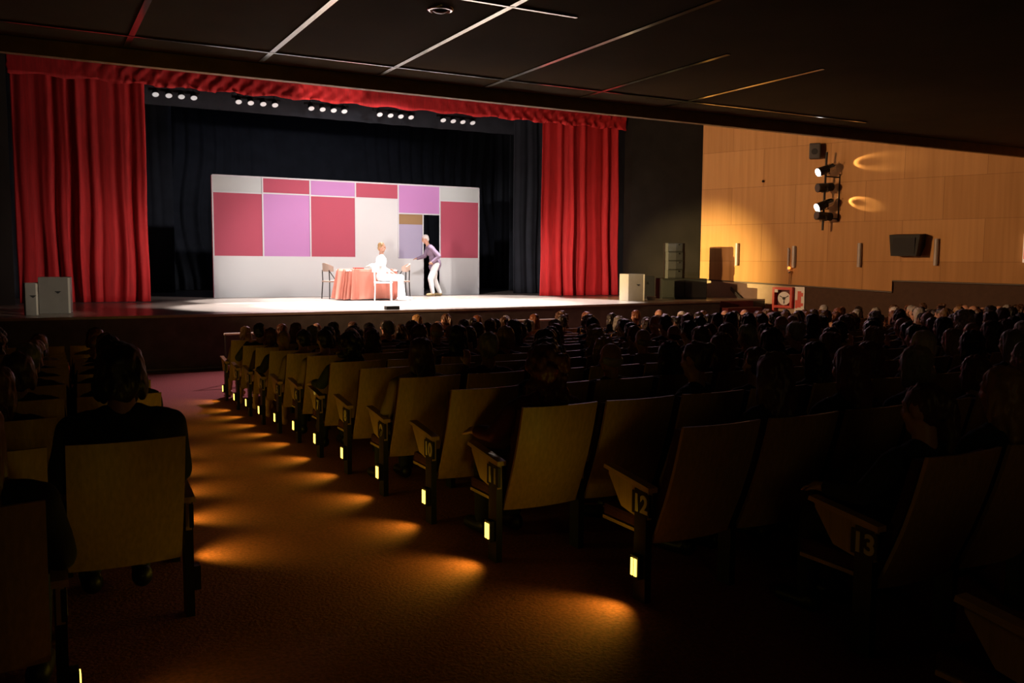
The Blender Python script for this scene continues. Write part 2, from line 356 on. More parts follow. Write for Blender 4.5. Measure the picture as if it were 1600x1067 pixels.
for a, b in ((ringt, ringm), (ringm, ringb)):
    for i in range(N): bm.faces.new((a[i], a[(i+1) % N], b[(i+1) % N], b[i]))
o = obj('tablecloth', bm, mat('pink_cloth', (.60, .22, .16), .8, sheen=.3)); o.location = (7.62, 21.7, 1.0)
tag(o, 'salmon pink pleated cloth draped to the floor over the stage table', 'tablecloth')
def stage_chair(name_label, loc, rz, mt):
    t = thing('stage_chair', name_label, 'chair', loc, rz, 'chairs on the stage')
    obj('seat', bx(-.23, .23, -.22, .22, .43, .47, bev=.012), mt, t)
    bm = bmesh.new(); n = 12; g = []
    for i in range(n+1):
        a = PI*(.08+.84*i/n); x = .25*math.cos(a); y = -.05-.22*math.sin(a)
        h0, h1 = .70, .80+.12*math.sin(a)
        g.append([bm.verts.new((x*k_, y*k_, z)) for k_, z in ((1, h0), (1.02, h1), (.93, h1), (.92, h0))])
    for a, b in zip(g, g[1:]):
        for j in range(4): bm.faces.new((a[j], a[(j+1) % 4], b[(j+1) % 4], b[j]))
    bm.faces.new(g[0]); bm.faces.new(g[-1][::-1]); obj('backrest', bm, mt, t)
    fm = IRON if mt is not WHITE else WHITE
    for sx_ in (-1, 1):
        bm = bmesh.new(); cyl(bm, (sx_*.22, .2, 0), (sx_*.21, .19, .45), .014, n=8); obj('leg', bm, fm, t)
        bm = bmesh.new(); cyl(bm, (sx_*.23, -.22, 0), (sx_*.2, -.2, .45), .014, n=8); cyl(bm, (sx_*.2, -.2, .44), (sx_*.2, -.21, .74), .014, n=8); obj('leg', bm, fm, t)
        bm = bmesh.new(); cyl(bm, (sx_*.225, .19, .45), (sx_*.235, -.0, .72), .012, n=8); obj('arm_support', bm, fm, t)
    return t
TANC = mat('tan_shell', (.42, .30, .24), .5)
stage_chair('tan-backed chair with dark legs at the left end of the pink table', (6.98, 22.45, 1), -PI/2+.15, TANC)
stage_chair('tan-backed chair with dark legs at the right end of the pink table', (8.72, 22.2, 1), PI/2-.15, TANC)
stage_chair('white chair in front of the pink table, under the seated performer', (7.78, 20.95, 1), -PI/2-.3, WHITE)
t = thing('red_book', 'thin red closed book lying on the pink tablecloth', 'book', (7.42, 21.75, 1.778)); obj('cover', bx(-.12, .12, -.09, .09, 0, .03), REDP, t); obj('pages', bx(-.112, .122, -.082, .082, .005, .025), WHITE, t)
t = thing('floor_monitor_box', 'small flat footlight box at the stage edge below the table', 'stage light', (6.48, 16.95, 1.0))
obj('case', bx(-.14, .14, -.08, .08, 0, .07, bev=.01), IRON, t); obj('reflector', bx(-.11, .11, -.055, .055, .068, .074), WHITE, t)

# ------------------------------------------------------------------ cabinets and speakers on the stage
def cabinet(label, loc, rz, w_, d_, h_, group=None):
    t = thing('grey_speaker_cabinet', label, 'speaker', loc, rz, group)
    obj('case', bx(-w_/2, w_/2, -d_/2, d_/2, 0, h_, bev=.012), GREYBOX, t)
    obj('corner_strip', bx(w_/2-.028, w_/2+.004, -d_/2-.006, -d_/2+.03, .01, h_-.01), mat('pale_strip', (.6, .56, .5), .4), t)
    bm = bmesh.new(); prism(bm, [(-.055, .0), (.055, .0), (.0, -.045)], 'y', -d_/2-.006, -d_/2+.002); h = obj('handle_recess', bm, BLACK, t); h.location = (w_*.12, 0, h_*.62)
    return t
cabinet('large grey speaker cabinet beside the left red curtain', (.46, 17.95, 1), -.12, .50, .5, .65)
cabinet('narrow grey speaker cabinet, leftmost on the stage', (.06, 17.45, 1), .1, .19, .26, .56)
t = thing('amplifier_rack', 'black rack with small knobs between the two grey cabinets', 'amplifier', (.18, 18.0, 1)); obj('case', bx(-.07, .07, -.22, .22, 0, .55, bev=.01), SPKBLK, t)
for z in (.15, .36, .52): bm = bmesh.new(); cyl(bm, (.0, -.22, z), (.0, -.25, z), .018, n=10); obj('knob', bm, CHROME, t)
cabinet('grey speaker cabinet on the right of the stage beside the red curtain', (13.72, 18.7, 1), -.15, .46, .5, .69)
t = thing('subwoofer', 'wide black subwoofer under the stacked speakers at stage right', 'speaker', (15.86, 19.35, 1), -.42)
obj('case', bx(-.62, .62, -.38, .38, 0, .56, bev=.015), SPKBLK, t)
for x in (-.31, .31): obj('grille', bx(x-.29, x+.29, -.395, -.378, .05, .51), GRILLE, t)
for k_ in range(4):
    lab = ['lowest', 'second from the bottom', 'second from the top', 'topmost'][k_]
    a = thing('line_array_speaker', 'curved black array speaker in the stack at stage right, %s' % lab, 'speaker', (15.58, 19.38, 1.562+k_*.238), -.42, 'array speakers at stage right')
    bm = bmesh.new(); n = 10; o_ = [.02, .0, .012, .05][k_]
    pts = [(-.27, -.28+o_), (-.2, -.32+o_), (0, -.34+o_), (.2, -.32+o_), (.27, -.28+o_), (.2, .25), (-.2, .25)]; prism(bm, pts, 'z', 0, .235); obj('case', bm, SPKBLK, a)
    bm = bmesh.new(); prism(bm, [(-.19, -.335+o_), (0, -.352+o_), (.19, -.335+o_), (.19, -.31+o_), (-.19, -.31+o_)], 'z', .02, .215); obj('grille', bm, GRILLE, a)
    bm = bmesh.new(); cyl(bm, (.08, -.345+o_, .19), (.08, -.365+o_, .19), .014, n=8); obj('badge', bm, CHROME, a)
    for sx_ in (-1, 1): obj('rigging_plate', bx(sx_*.268-.008, sx_*.268+.008, -.2, -.1, .0, .24), IRON, a)
t = thing('black_flight_case', 'black flight case standing between the grey cabinet and the subwoofer', 'case', (14.85, 19.75, 1), -.3)
obj('case', bx(-.25, .25, -.25, .25, 0, .62, bev=.012), SPKBLK, t); obj('latch', bx(-.05, .05, -.262, -.25, .4, .46), IRON, t)
bm = bmesh.new()
for i in range(5):
    r0 = .09+.008*i
    P_ = [(14.35+.1*math.cos(a*.5+i)*(r0/.09), 18.7+r0*.8*math.sin(a*.5+i), 1.012+.02*i) for a in range(14)]
    for p, q in zip(P_, P_[1:]): cyl(bm, p, q, .011, n=6)
tag(obj('cable_coil', bm, mat('pale_cable', (.5, .48, .45), .5)), 'small pale coil of cable on the stage beside the grey cabinet', 'cable')
t = thing('black_stage_box', 'black equipment box at the far left edge of the stage', 'case', (-.72, 17.7, 1)); obj('case', bx(-.32, .3, -.3, .3, 0, .56, bev=.015), SPKBLK, t)
obj('handle', bx(-.1, .1, -.33, -.3, .3, .34), CHROME, t)

# ------------------------------------------------------------------ stairs at stage right
t = thing('stage_stairs', 'dark red carpeted stairs at the right end of the stage', 'stairs', (16.6, 18.28, 0))
for i in range(6):
    bm = bmesh.new(); box(bm, -.6, .6, -.34*(i+1), 0 if i == 0 else -.34*i, 0, .98-.163*i-.001); obj('step', bm, STAIRRED, t)
t2 = thing('stair_handrail', 'dark sloping handrail on the beige wall beside the stage stairs', 'handrail', W(1.4, 0, 0), WA)
bm = bmesh.new(); prism(bm, [(.42, 1.22), (-.30, .60), (-.30, .70), (.42, 1.32)], 'x', -.12, -.07); obj('rail', bm, mat('green_black', (.03, .035, .015), .5), t2)
for y, z in ((.3, 1.14), (-.15, .76)): bm = bmesh.new(); cyl(bm, (-.095, y, z), (0, y, z-.04), .012, n=6); obj('bracket', bm, IRON, t2)

# ------------------------------------------------------------------ right wall things
WF = .09
for i, (sw, z0, z1, lab) in enumerate(((1.16, 1.92, 2.54, 'slim tube wall sconce nearest the stage, brightly lit by spill'), (2.83, 1.87, 2.45, 'slim tube wall sconce above the fire hose cabinet'),
                       (4.58, 1.90, 2.51, 'slim tube wall sconce between the lamp bar and the big black speaker'), (6.42, 1.95, 2.60, 'slim tube wall sconce right of the big black speaker'))):
    t = thing('wall_sconce', lab, 'wall lamp', W(sw, z0, WF), WA, 'unlit wall sconces')
    bm = bmesh.new(); cyl(bm, (-.06, 0, 0), (-.06, 0, z1-z0), .05, n=16); obj('tube', bm, mat('sconce_metal', (.42, .38, .36), .4, metal=.2), t)
    obj('back_plate', bx(-.03, .0, -.045, .045, .04, z1-z0-.04), WHITE, t)
t = thing('wall_sconce', 'second slimmer tube sconce, paired with the one above the fire hose', 'wall lamp', W(2.68, 1.8, WF), WA, 'unlit wall sconces')
bm = bmesh.new(); cyl(bm, (-.06, 0, 0), (-.06, 0, .6), .026, n=12); obj('tube', bm, MATS['sconce_metal'], t); obj('back_plate', bx(-.04, 0, -.02, .02, .04, .56), WHITE, t)
t = thing('emergency_call_lamp', 'small glowing orange lamp over a thin pipe above the fire hose', 'lamp', W(2.74, 1.86, WF+.06), WA)
bm = bmesh.new(); ball(bm, (-.06, 0, 0), .042, 2); obj('glow_dome', bm, mat('orange_glow', (1, .3, .05), .4, emis=(1, .28, .04), estr=2.2), t, smooth=True)
bm = bmesh.new(); ball(bm, (-.05, -.01, -.11), .042, 2); obj('bell', bm, CHROME, t, smooth=True)
bm = bmesh.new(); cyl(bm, (-.02, 0, -.08), (-.02, 0, -.44), .011, n=8); cyl(bm, (-.04, 0, -.09), (.07, 0, -.09), .012, n=8); obj('pipe', bm, CHROME, t)
t = thing('fire_hose_cabinet', 'open red fire hose cabinet with a white hose reel on the wall', 'fire hose cabinet', W(2.56, 0, 0), WA)
bm = bmesh.new(); D = .2
box(bm, -D, 0, .22, .28, .30, 1.34); box(bm, -D, 0, -.28, -.22, .78, 1.34)
box(bm, -D, 0, -.22, .22, 1.27, 1.34); box(bm, -D, 0, -.22, .22, .78, .85); obj('frame', bm, REDP, t)
obj('back_panel', bx(-.03, -.005, -.22, .22, .85, 1.27), mat('dark_red', (.1, .01, .01), .6), t)
bm = bmesh.new(); cyl(bm, (-.17, -.05, 1.04), (-.05, -.05, 1.04), .18, n=28); r_ = obj('hose_reel', bm, WHITE, t)
bm = bmesh.new(); cyl(bm, (-.195, -.05, 1.04), (-.17, -.05, 1.04), .04, n=12)
for a in range(3): cyl(bm, (-.18, -.05, 1.04), (-.18, -.05+.14*math.cos(a*2.1+.5), 1.04+.14*math.sin(a*2.1+.5)), .01, n=6)
obj('spokes', bm, IRON, r_); obj('tag_plate', bx(-.205, -.198, .12, .21, 1.2, 1.28), WHITE, t)
t = thing('notice_board', 'red and white notice panel right of the fire hose cabinet', 'sign', W(2.99, 0, 0), WA)
obj('board', bx(-.06, -.0, -.14, .14, .50, 1.36), WHITE, t)
bm = bmesh.new(); box(bm, -.066, -.061, -.05, .05, .80, 1.24); box(bm, -.066, -.061, .05, .11, .78, 1.0); box(bm, -.066, -.061, -.1, -.05, 1.1, 1.2); box(bm, -.066, -.061, -.11, -.05, .84, .92)
obj('printed_marks', bm, REDP, t)
t = thing('wall_speaker', 'small dark wall speaker left of the lamp bar near the ceiling', 'speaker', W(3.32, 4.90, WF), WA+.3)
obj('case', bx(-.32, -.10, -.14, .14, -.2, .2, bev=.03), mat('charcoal', (.05, .045, .045), .5), t); bm = bmesh.new(); cyl(bm, (-.33, 0, -.02), (-.32, 0, -.02), .08, n=18); obj('cone', bm, GRILLE, t); obj('bracket', bx(-.12, .02, -.02, .02, -.02, .02), IRON, t)
t = thing('monitor_speaker', 'large black wedge speaker mounted low on the veneer wall', 'speaker', W(5.80, 2.44, WF), WA)
bm = bmesh.new(); prism(bm, [(-.50, -.26), (-.46, .25), (-.02, .28), (-.02, -.0), (-.12, -.26)], 'y', -.36, .36)
for v in bm.verts:
    if v.co.z < -.1: v.co.y *= .82
obj('case', bm, SPKBLK, t); bm = bmesh.new(); cyl(bm, (-.05, 0, .1), (.0, 0, .1), .05, n=10); obj('bracket', bm, IRON, t)
obj('grille', bx(-.505, -.48, -.26, .26, -.22, .18), GRILLE, t)
t = thing('wall_hook', 'small dark round eye bolt alone on the veneer wall', 'hook', W(1.88, 4.22, WF), WA); bm = bmesh.new(); ball(bm, (-.05, 0, 0), .035, 2); obj('knob', bm, IRON, t, smooth=True); bm = bmesh.new(); cyl(bm, (-.03, 0, 0), (.0, 0, 0), .012, n=8); obj('stem', bm, CHROME, t)
t = thing('exit_light_box', 'pale lit box with red lower part at the right edge of the wall', 'sign', W(8.45, 2.35, WF), WA)
obj('case', bx(-.10, 0, -.16, .16, -.32, .34, bev=.01), mat('lit_white', (.7, .6, .5), .5, emis=(1, .75, .55), estr=.35), t); obj('red_face', bx(-.11, -.095, -.10, .14, -.24, .0), mat('lit_red', (.6, .08, .03), .5, emis=(1, .12, .03), estr=.5), t)

# ------------------------------------------------------------------ lamp bar on the right wall
LB = .45
t = thing('lamp_bar', 'vertical black lighting bar bracketed off the veneer wall', 'lighting bar', W(3.76, 0, LB), WA)
bm = bmesh.new(); cyl(bm, (0, .04, 2.84), (0, 0, 4.83), .03, n=10); obj('pole', bm, IRON, t)
for z in (4.22, 3.16): bm = bmesh.new(); cyl(bm, (0, 0, z), (LB-WF, -.22, z-.02), .018, n=8); obj('bracket', bm, IRON, t)
bm = bmesh.new(); cyl(bm, (LB-WF-.02, -.22, 3.08), (LB-WF-.02, -.22, 4.3), .016, n=8); obj('wall_rod', bm, IRON, t)
HOT = mat('hot_lens', (1, 1, 1), .3, emis=(1, .93, .8), estr=14)
def lamp(z, lit, lab, aim, ring=None):
    L0 = Vector(W(3.78, z, LB+.1)); a = thing('spot_lamp', lab, 'stage light', L0, 0, 'spot lamps on the wall bar')
    d = Vector(aim).normalized(); Q = d.to_track_quat('Z', 'Y').to_matrix().to_4x4()
    def put(bm_): bmesh.ops.transform(bm_, matrix=Q, verts=bm_.verts); return bm_
    bm = bmesh.new(); cyl(bm, (0, 0, -.06), (0, 0, .22), .10, .115, 20); b = obj('can', put(bm), IRON, a)
    bm = bmesh.new()
    for r_ in range(5): cyl(bm, (0, 0, -.08-.035*r_), (0, 0, -.065-.035*r_), .105, n=20)
    cyl(bm, (0, 0, -.25), (0, 0, -.06), .07, n=16)
    obj('cooling_fins', put(bm), CHROME if lit else IRON, b)
    bm = bmesh.new(); cyl(bm, (0, 0, .218), (0, 0, .232), .10, n=20); obj('lens', put(bm), HOT if lit else mat('dark_lens', (.1, .1, .1), .1, spec=.8), b)
    bm = bmesh.new(); box(bm, -.13, -.12, -.02, .02, 0, .05); box(bm, .12, .13, -.02, .02, 0, .05)
    cyl(bm, (-.125, 0, .02), (-.125, -.12, .0), .01, n=6); cyl(bm, (.125, 0, .02), (.125, -.12, .0), .01, n=6); cyl(bm, (-.125, -.12, 0), (.125, -.12, 0), .012, n=6)
    obj('yoke', put(bm), IRON, a)
    if ring:      # added spot and blocking disc shape a ring of light on the veneer
        S = L0-d*.26+Vector((0, 0, .1)); T = Vector(W(ring[0], ring[1], WF)); e = (T-S).normalized()
        spot('ring_spot', S, T, 80, (1, .66, .28), 30, .45, .01)
        Q2 = e.to_track_quat('Z', 'Y').to_matrix().to_4x4(); bm = bmesh.new(); cyl(bm, (0, 0, .11), (0, 0, .12), .017, n=20); cyl(bm, (0, -.02, .11), (0, -.09, .0), .004, n=6)
        bmesh.ops.transform(bm, matrix=Matrix.Translation(S-L0) @ Q2, verts=bm.verts); obj('ring_gobo', bm, IRON, a)
lamp(4.38, True, 'lit spot lamp at the top of the wall lighting bar', (-1, .28, -.40), (4.66, 4.55))
lamp(3.93, False, 'unlit spot lamp between the two lit lamps on the wall bar', (-1, .15, -.10))
lamp(3.49, True, 'lit spot lamp, third down on the wall lighting bar', (-1, .28, -.40), (4.46, 3.55))
lamp(3.20, False, 'unlit spot lamp at the bottom of the wall lighting bar', (-1, .15, .06))

# ------------------------------------------------------------------ rails in front of the stage
def rail(label, x0, x1, y, z, zb):
    t = thing('pale_rail', label, 'rail', (0, y, 0)); bm = bmesh.new(); cyl(bm, (x0, 0, z), (x1, 0, z), .017, n=8); obj('top_bar', bm, WHITE, t)
    for x in (x0+.02, (x0+x1)/2, x1-.02): bm = bmesh.new(); cyl(bm, (x, 0, 0), (x, 0, z), .012, n=8); obj('post', bm, mat('rail_post', (.03, .03, .03), .5), t)
rail('thin white rail in front of the stage behind the aisle-end front seats', 2.72, 3.6, 14.5, .80, .6)
rail('white rail frame before the middle of the stage front', 7.8, 8.9, 14.5, .88, .66)
SEATS_HERE = 1
# ------------------------------------------------------------------ theatre seats
def back_mesh(w_, y0, y1, z0, z1, th, curve, n=8, nz_=6):
    bm = bmesh.new(); F_, B_ = [], []
    for j in range(nz_+1):
        v = j/nz_; z = z0+(z1-z0)*v; yb = y0+(y1-y0)*v - .02*math.sin(PI*v)
        F_.append([bm.verts.new((-w_/2+w_*i/n, yb+th+curve*(2*i/n-1)**2, z)) for i in range(n+1)])
        B_.append([bm.verts.new((-w_/2+w_*i/n, yb+curve*(2*i/n-1)**2, z)) for i in range(n+1)])
    for G in (F_, B_):
        for a, b in zip(G, G[1:]):
            for i in range(n): bm.faces.new((a[i], a[i+1], b[i+1], b[i]))
    for i in range(n): bm.faces.new((F_[0][i], F_[0][i+1], B_[0][i+1], B_[0][i])); bm.faces.new((F_[-1][i], F_[-1][i+1], B_[-1][i+1], B_[-1][i]))
    for j in range(nz_): bm.faces.new((F_[j][0], F_[j+1][0], B_[j+1][0], B_[j][0])); bm.faces.new((F_[j][-1], F_[j+1][-1], B_[j+1][-1], B_[j][-1]))
    return bm
def make_seat(side):   # side -1: own armrest at -x (right block); +1: at +x (left block)
    t = thing('theatre_seat', 'seat', 'seat')
    obj('backrest', back_mesh(.455, -.06, -.27, .28, .865, .018, .028), VENEER, t, smooth=False)
    obj('back_cushion', back_mesh(.43, -.03, -.235, .30, .845, .05, .028), SEATCL, t)
    obj('seat', bx(-.215, .215, -.02, .40, .31, .375, bev=.02), SEATCL, t)
    obj('seat_shell', bx(-.22, .22, -.02, .39, .295, .312), VENEER, t)
    x = side*.26
    obj('end_post', bx(x-.018, x+.018, -.045, .045, 0, .535), IRON, t)
    bm = bmesh.new(); prism(bm, [(-.05, .535), (.27, .585), (.265, .555), (.16, .42), (.05, .40), (-.045, .40)], 'x', x-.013, x+.013); obj('side_panel', bm, VENEER, t)
    bm = bmesh.new(); prism(bm, [(-.07, .532), (.0, .538), (.26, .578), (.295, .582), (.29, .602), (.0, .566), (-.07, .556)], 'x', x-.026, x+.026); obj('armrest', bm, ARMWOOD, t)
    return t
seatR = make_seat(-1); seatL = make_seat(1)
# floor lamp of the aisle seats
def lamp_meshes(side):
    bm = bmesh.new(); x = side*.279; box(bm, min(x, x+side*.03), max(x, x+side*.03), -.03, .03, .115, .225); a = bm
    bm = bmesh.new(); xx = x+side*.031
    box(bm, min(xx-.001*side, xx+side*.004), max(xx-.001*side, xx+side*.004), -.022, -.004, .13, .212); box(bm, min(xx, xx+side*.004), max(xx, xx+side*.004), .006, .020, .13, .212)
    me1 = bpy.data.meshes.new('lamp_housing'); a.to_mesh(me1); a.free(); me1.materials.append(IRON)
    me2 = bpy.data.meshes.new('lamp_slots'); bm.to_mesh(me2); bm.free(); me2.materials.append(LAMPG); return me1, me2
LM = {-1: lamp_meshes(-1), 1: lamp_meshes(1)}
def number_mesh(n):
    cu = bpy.data.curves.new('num', 'FONT'); cu.body = str(n); cu.size = .115; cu.extrude = .002; cu.align_x = 'CENTER'; cu.offset = .0036
    o = bpy.data.objects.new('num', cu); C.objects.link(o); dg = bpy.context.evaluated_depsgraph_get(); me = bpy.data.meshes.new_from_object(o.evaluated_get(dg)); bpy.data.objects.remove(o)
    me.materials.clear(); me.materials.append(PLATE); return me
ORD = ['', 'first', 'second', 'third', 'fourth', 'fifth', 'sixth', 'seventh', 'eighth', 'ninth', 'tenth', 'eleventh', 'twelfth', 'thirteenth', 'fourteenth', 'fifteenth', 'sixteenth', 'seventeenth', 'eighteenth', 'nineteenth', 'twentieth', 'twenty-first', 'twenty-second', 'twenty-third', 'twenty-fourth', 'twenty-fifth', 'twenty-sixth', 'twenty-seventh', 'twenty-eighth', 'twenty-ninth', 'thirtieth', 'thirty-first', 'thirty-second', 'thirty-third']
RY = [12.8-.865*i for i in range(14)]; RY[13] = 1.36
XE = [2.42, 2.40, 2.37, 2.33, 2.30, 2.27, 2.23, 2.20, 2.18, 2.17, 2.17, 2.50, 2.98, 2.46]
XEL = [.95, .93, .91, .89, .87, .84, .80, .76, .72, .66, .60, .06]
def lampport(par, side, on, power=.9):
    h = meshobj('aisle_lamp', LM[side][0], IRON, par)
    me = LM[side][1]
    if on:
        s = meshobj('lamp_slots', me, LAMPG, h)
        spot('aisle_light', (side*.33, 0, .15), (side*.62, -.0, 0.0), power*1.9, AMB, 116, .9, .015, par)
        spot('aisle_light', (side*.335, 0, .22), (side*.9, .9, .9), power*.42, AMB, 160, 1, .03, par)
NUMR = {}
used = {-1: False, 1: False}
SEATPOS = []
def place_seat(x, y, row, k, side):
    proto = seatR if side < 0 else seatL
    if not used[side]: o = proto; used[side] = True
    else: o = copytree(proto)
    o.location = (x, y, fz(y)); o['group'] = 'rows of theatre seats'
    blk = 'right block' if side < 0 else 'left block'
    o['label'] = 'wood-backed theatre seat, %s row from the stage, %s seat from the aisle, %s' % (ORD[row], ORD[k+1], blk)
    SEATPOS.append((x, y, row, k, side)); return o
first_done = []
def vis(x, y):  # inside the frame, with a margin
    d = x*sy+y*cy; r_ = x*cy-y*sy
    return d > .5 and abs(r_/d) < .60
for i, y in enumerate(RY):
    for k_ in range(33):
        x = XE[i]+.26+.52*k_
        if x > min(18.2, wx(y)-1.3): break
        if not vis(x-.25, y) and not (i == 13 and k_ == 0): continue
        if i >= 13 and k_ > 0: continue
        o = place_seat(x, y, i+1, k_, -1)
        if k_ == 0: first_done.append((o, i+1, -1))
for i in range(12):
    for k_ in range(4):
        x = XEL[i]-.26-.52*k_
        if not vis(x+.25, RY[i]): continue
        o = place_seat(x, RY[i]-(.07 if i == 11 else 0), i+1, k_, 1)
        if k_ == 0: first_done.append((o, i+1, 1))
for o, row, side in first_done:      # aisle-end seats get a lamp and a row number
    if side < 0:
        if row < 13: lampport(o, -1, True, 3.4 if row >= 11 else 2.4)
    else: lampport(o, 1, row in (2, 4, 6, 7, 8, 9, 10, 12), 3.0 if row < 12 else 1.3)
    me = number_mesh(row); n_ = meshobj('row_number', me, PLATE, o); n_.location = (side*.2795, 0.0, .43) 
    n_.rotation_euler = (PI/2, 0, side*PI/2); n_['label'] = 'pale row number %d' % row
    s_pl = obj('number_plate', bx(min(side*.2785, side*.262), max(side*.2785, side*.262), -.065, .065, .415, .52), IRON, o)

# ------------------------------------------------------------------ people
def fuse(name, prims, voxel, smooth=4, disp=0, seed=0, dscale=30):
    bm = bmesh.new()
    for p in prims:
        if p[0] == 'c': cap(bm, *p[1:])
        else: ball(bm, p[1], p[2], 3, p[3] if len(p) > 3 else None)
    me = bpy.data.meshes.new(name+'_src'); bm.to_mesh(me); bm.free()
    o = bpy.data.objects.new(name+'_src', me); C.objects.link(o)
    r_ = o.modifiers.new('r', 'REMESH'); r_.mode = 'VOXEL'; r_.voxel_size = voxel; r_.use_smooth_shade = True
    if smooth: s = o.modifiers.new('s', 'SMOOTH'); s.factor = .5; s.iterations = smooth
    dg = bpy.context.evaluated_depsgraph_get(); out = bpy.data.meshes.new_from_object(o.evaluated_get(dg)); bpy.data.objects.remove(o); out.name = name
    if disp:
        out.update(); ns = [v.normal.copy() for v in out.vertices]
        for v, n in zip(out.vertices, ns): v.co += n*disp*noise.noise(Vector((v.co.x*dscale, v.co.y*dscale, v.co.z*dscale*.35))+Vector((seed, 0, 0)))
    out.shade_smooth(); out.materials.clear(); return out
def headprims(c, yaw=0, pitch=0, s=1.0):
    """head centred at c, looking along +y rotated by yaw (z) and pitch (down)"""
    R = Matrix.Rotation(yaw, 4, 'Z') @ Matrix.Rotation(-pitch, 4, 'X')
    def P(x, y, z): return tuple(Vector(c)+(R @ Vector((x*s, y*s, z*s))))
    def E(p, r_): return ('b', P(*p), tuple(q*s for q in r_), R)
    pr = [E((0, -.012, .025), (.074, .088, .088)), E((0, .012, -.03), (.058, .066, .075)), E((0, .045, -.082), (.030, .028, .026)), E((0, .086, -.018), (.012, .018, .022)), E((0, .078, .012), (.010, .014, .025)),
          E((0, .070, .030), (.045, .016, .012)), E((.036, .055, -.025), (.024, .02, .02)), E((-.036, .055, -.025), (.024, .02, .02)), E((0, .074, -.052), (.022, .012, .008)),
          E((.076, -.008, -.005), (.010, .019, .030)), E((-.076, -.008, -.005), (.010, .019, .030))]
    return pr, P, R
def hairprims(kind, P, R, s=1.0, seed=0):
    rr = random.Random(seed)
    def E(p, r_): return ('b', P(*p), tuple(q*s for q in r_), R)
    out = []
    if kind == 'short': out = [E((0, -.022, .038), (.082, .088, .086)), E((0, -.055, -.01), (.07, .05, .07))]
    elif kind == 'bald': out = [E((0, -.055, -.02), (.077, .045, .045)), E((.066, -.025, -.01), (.016, .045, .03)), E((-.066, -.025, -.01), (.016, .045, .03))]
    elif kind == 'long':
        out = [E((0, -.022, .036), (.088, .092, .088)), E((0, -.06, -.03), (.082, .055, .09)), E((0, -.075, -.13), (.088, .042, .11)), E((0, -.085, -.22), (.078, .032, .08)), E((.072, -.02, -.07), (.022, .045, .12)), E((-.072, -.02, -.07), (.022, .045, .12))]
    elif kind == 'bob':
        out = [E((0, -.022, .036), (.090, .094, .088)), E((0, -.05, -.03), (.095, .065, .085)), E((.078, -.01, -.04), (.024, .045, .075)), E((-.078, -.01, -.04), (.024, .045, .075))]
    elif kind == 'curly':
        out = [E((0, -.02, .03), (.088, .09, .085)), E((0, -.05, -.05), (.10, .06, .08))]
        for _ in range(70):
            a, b = rr.uniform(0, 2*PI), rr.uniform(-.9, 1.4); d = Vector((math.cos(a)*math.cos(b), math.sin(a)*math.cos(b), math.sin(b)))
            if d.y > .35 and d.z < .55: continue
            out.append(E((d.x*.105, -.035+d.y*.10, .01+d.z*.105), (.03,)*3))
        for _ in range(25): out.append(E((rr.uniform(-.11, .11), -.05+rr.uniform(-.04, .02), rr.uniform(-.17, -.05)), (.032,)*3))
    elif kind == 'bun': out = [E((0, -.022, .036), (.083, .089, .086)), E((0, -.05, .0), (.074, .052, .07)), E((0, -.10, .075), (.042, .042, .042))]
    elif kind == 'pony': out = [E((0, -.022, .036), (.083, .089, .086)), E((0, -.05, .0), (.074, .052, .07)), E((0, -.115, .03), (.03, .035, .04)), E((0, -.135, -.05), (.030, .028, .08)), E((0, -.125, -.14), (.022, .02, .06))]
    return out
def handprims(wr, dirv, side, palm_n=(0, 0, -1), s=1.0, curl=.5):
    """five fingers from a palm that starts at the wrist wr and points along dirv"""
    d = Vector(dirv).normalized(); n = Vector(palm_n).normalized(); sd = d.cross(n).normalized()*side; n = sd.cross(d)*side
    W = Vector(wr); pr = [('c', tuple(W), tuple(W+d*.05*s), .026*s, .026*s), ('b', tuple(W+d*.05*s), (.034*s,)*2+(.026*s,))]
    for k_, (o_, L) in enumerate(((-.028, .062), (-.010, .072), (.010, .068), (.027, .052))):
        a = W+d*.075*s+sd*o_*s; b = a+(d*(1-curl*.4)+n*curl*.6).normalized()*L*.55*s; c = b+(d*(1-curl)+n*curl*1.1).normalized()*L*.5*s
        pr += [('c', tuple(a-d*.02*s), tuple(b), .0105*s, .0095*s), ('c', tuple(b), tuple(c), .0095*s, .0075*s)]
    a = W+d*.02*s-sd*.026*s; b = a+(d*.7-sd*.7+n*.25).normalized()*.042*s; c = b+(d*1-sd*.2+n*.3).normalized()*.032*s
    pr += [('c', tuple(a), tuple(b), .014*s, .012*s), ('c', tuple(b), tuple(c), .012*s, .009*s)]
    return pr
SK = mat('skin', (.48, .25, .17), .5); 
HAIRC = {'dark': mat('hair_dark', (.018, .011, .008), .45), 'brown': mat('hair_brown', (.075, .032, .014), .45), 'auburn': mat('hair_auburn', (.14, .045, .018), .45), 'blond': mat('hair_blond', (.34, .19, .07), .45), 'grey': mat('hair_grey', (.30, .28, .27), .5), 'white': mat('hair_white', (.55, .50, .47), .5)}
CLO = {'black': mat('cloth_black', (.012, .012, .014), .9), 'navy': mat('cloth_navy', (.014, .018, .045), .9), 'grey': mat('cloth_grey', (.06, .06, .065), .9), 'brown': mat('cloth_brown', (.06, .03, .018), .9),
       'maroon': mat('cloth_maroon', (.10, .015, .018), .9), 'green': mat('cloth_green', (.025, .035, .02), .9), 'beige': mat('cloth_beige', (.33, .22, .10), .9), 'white': mat('cloth_white', (.5, .48, .46), .9)}
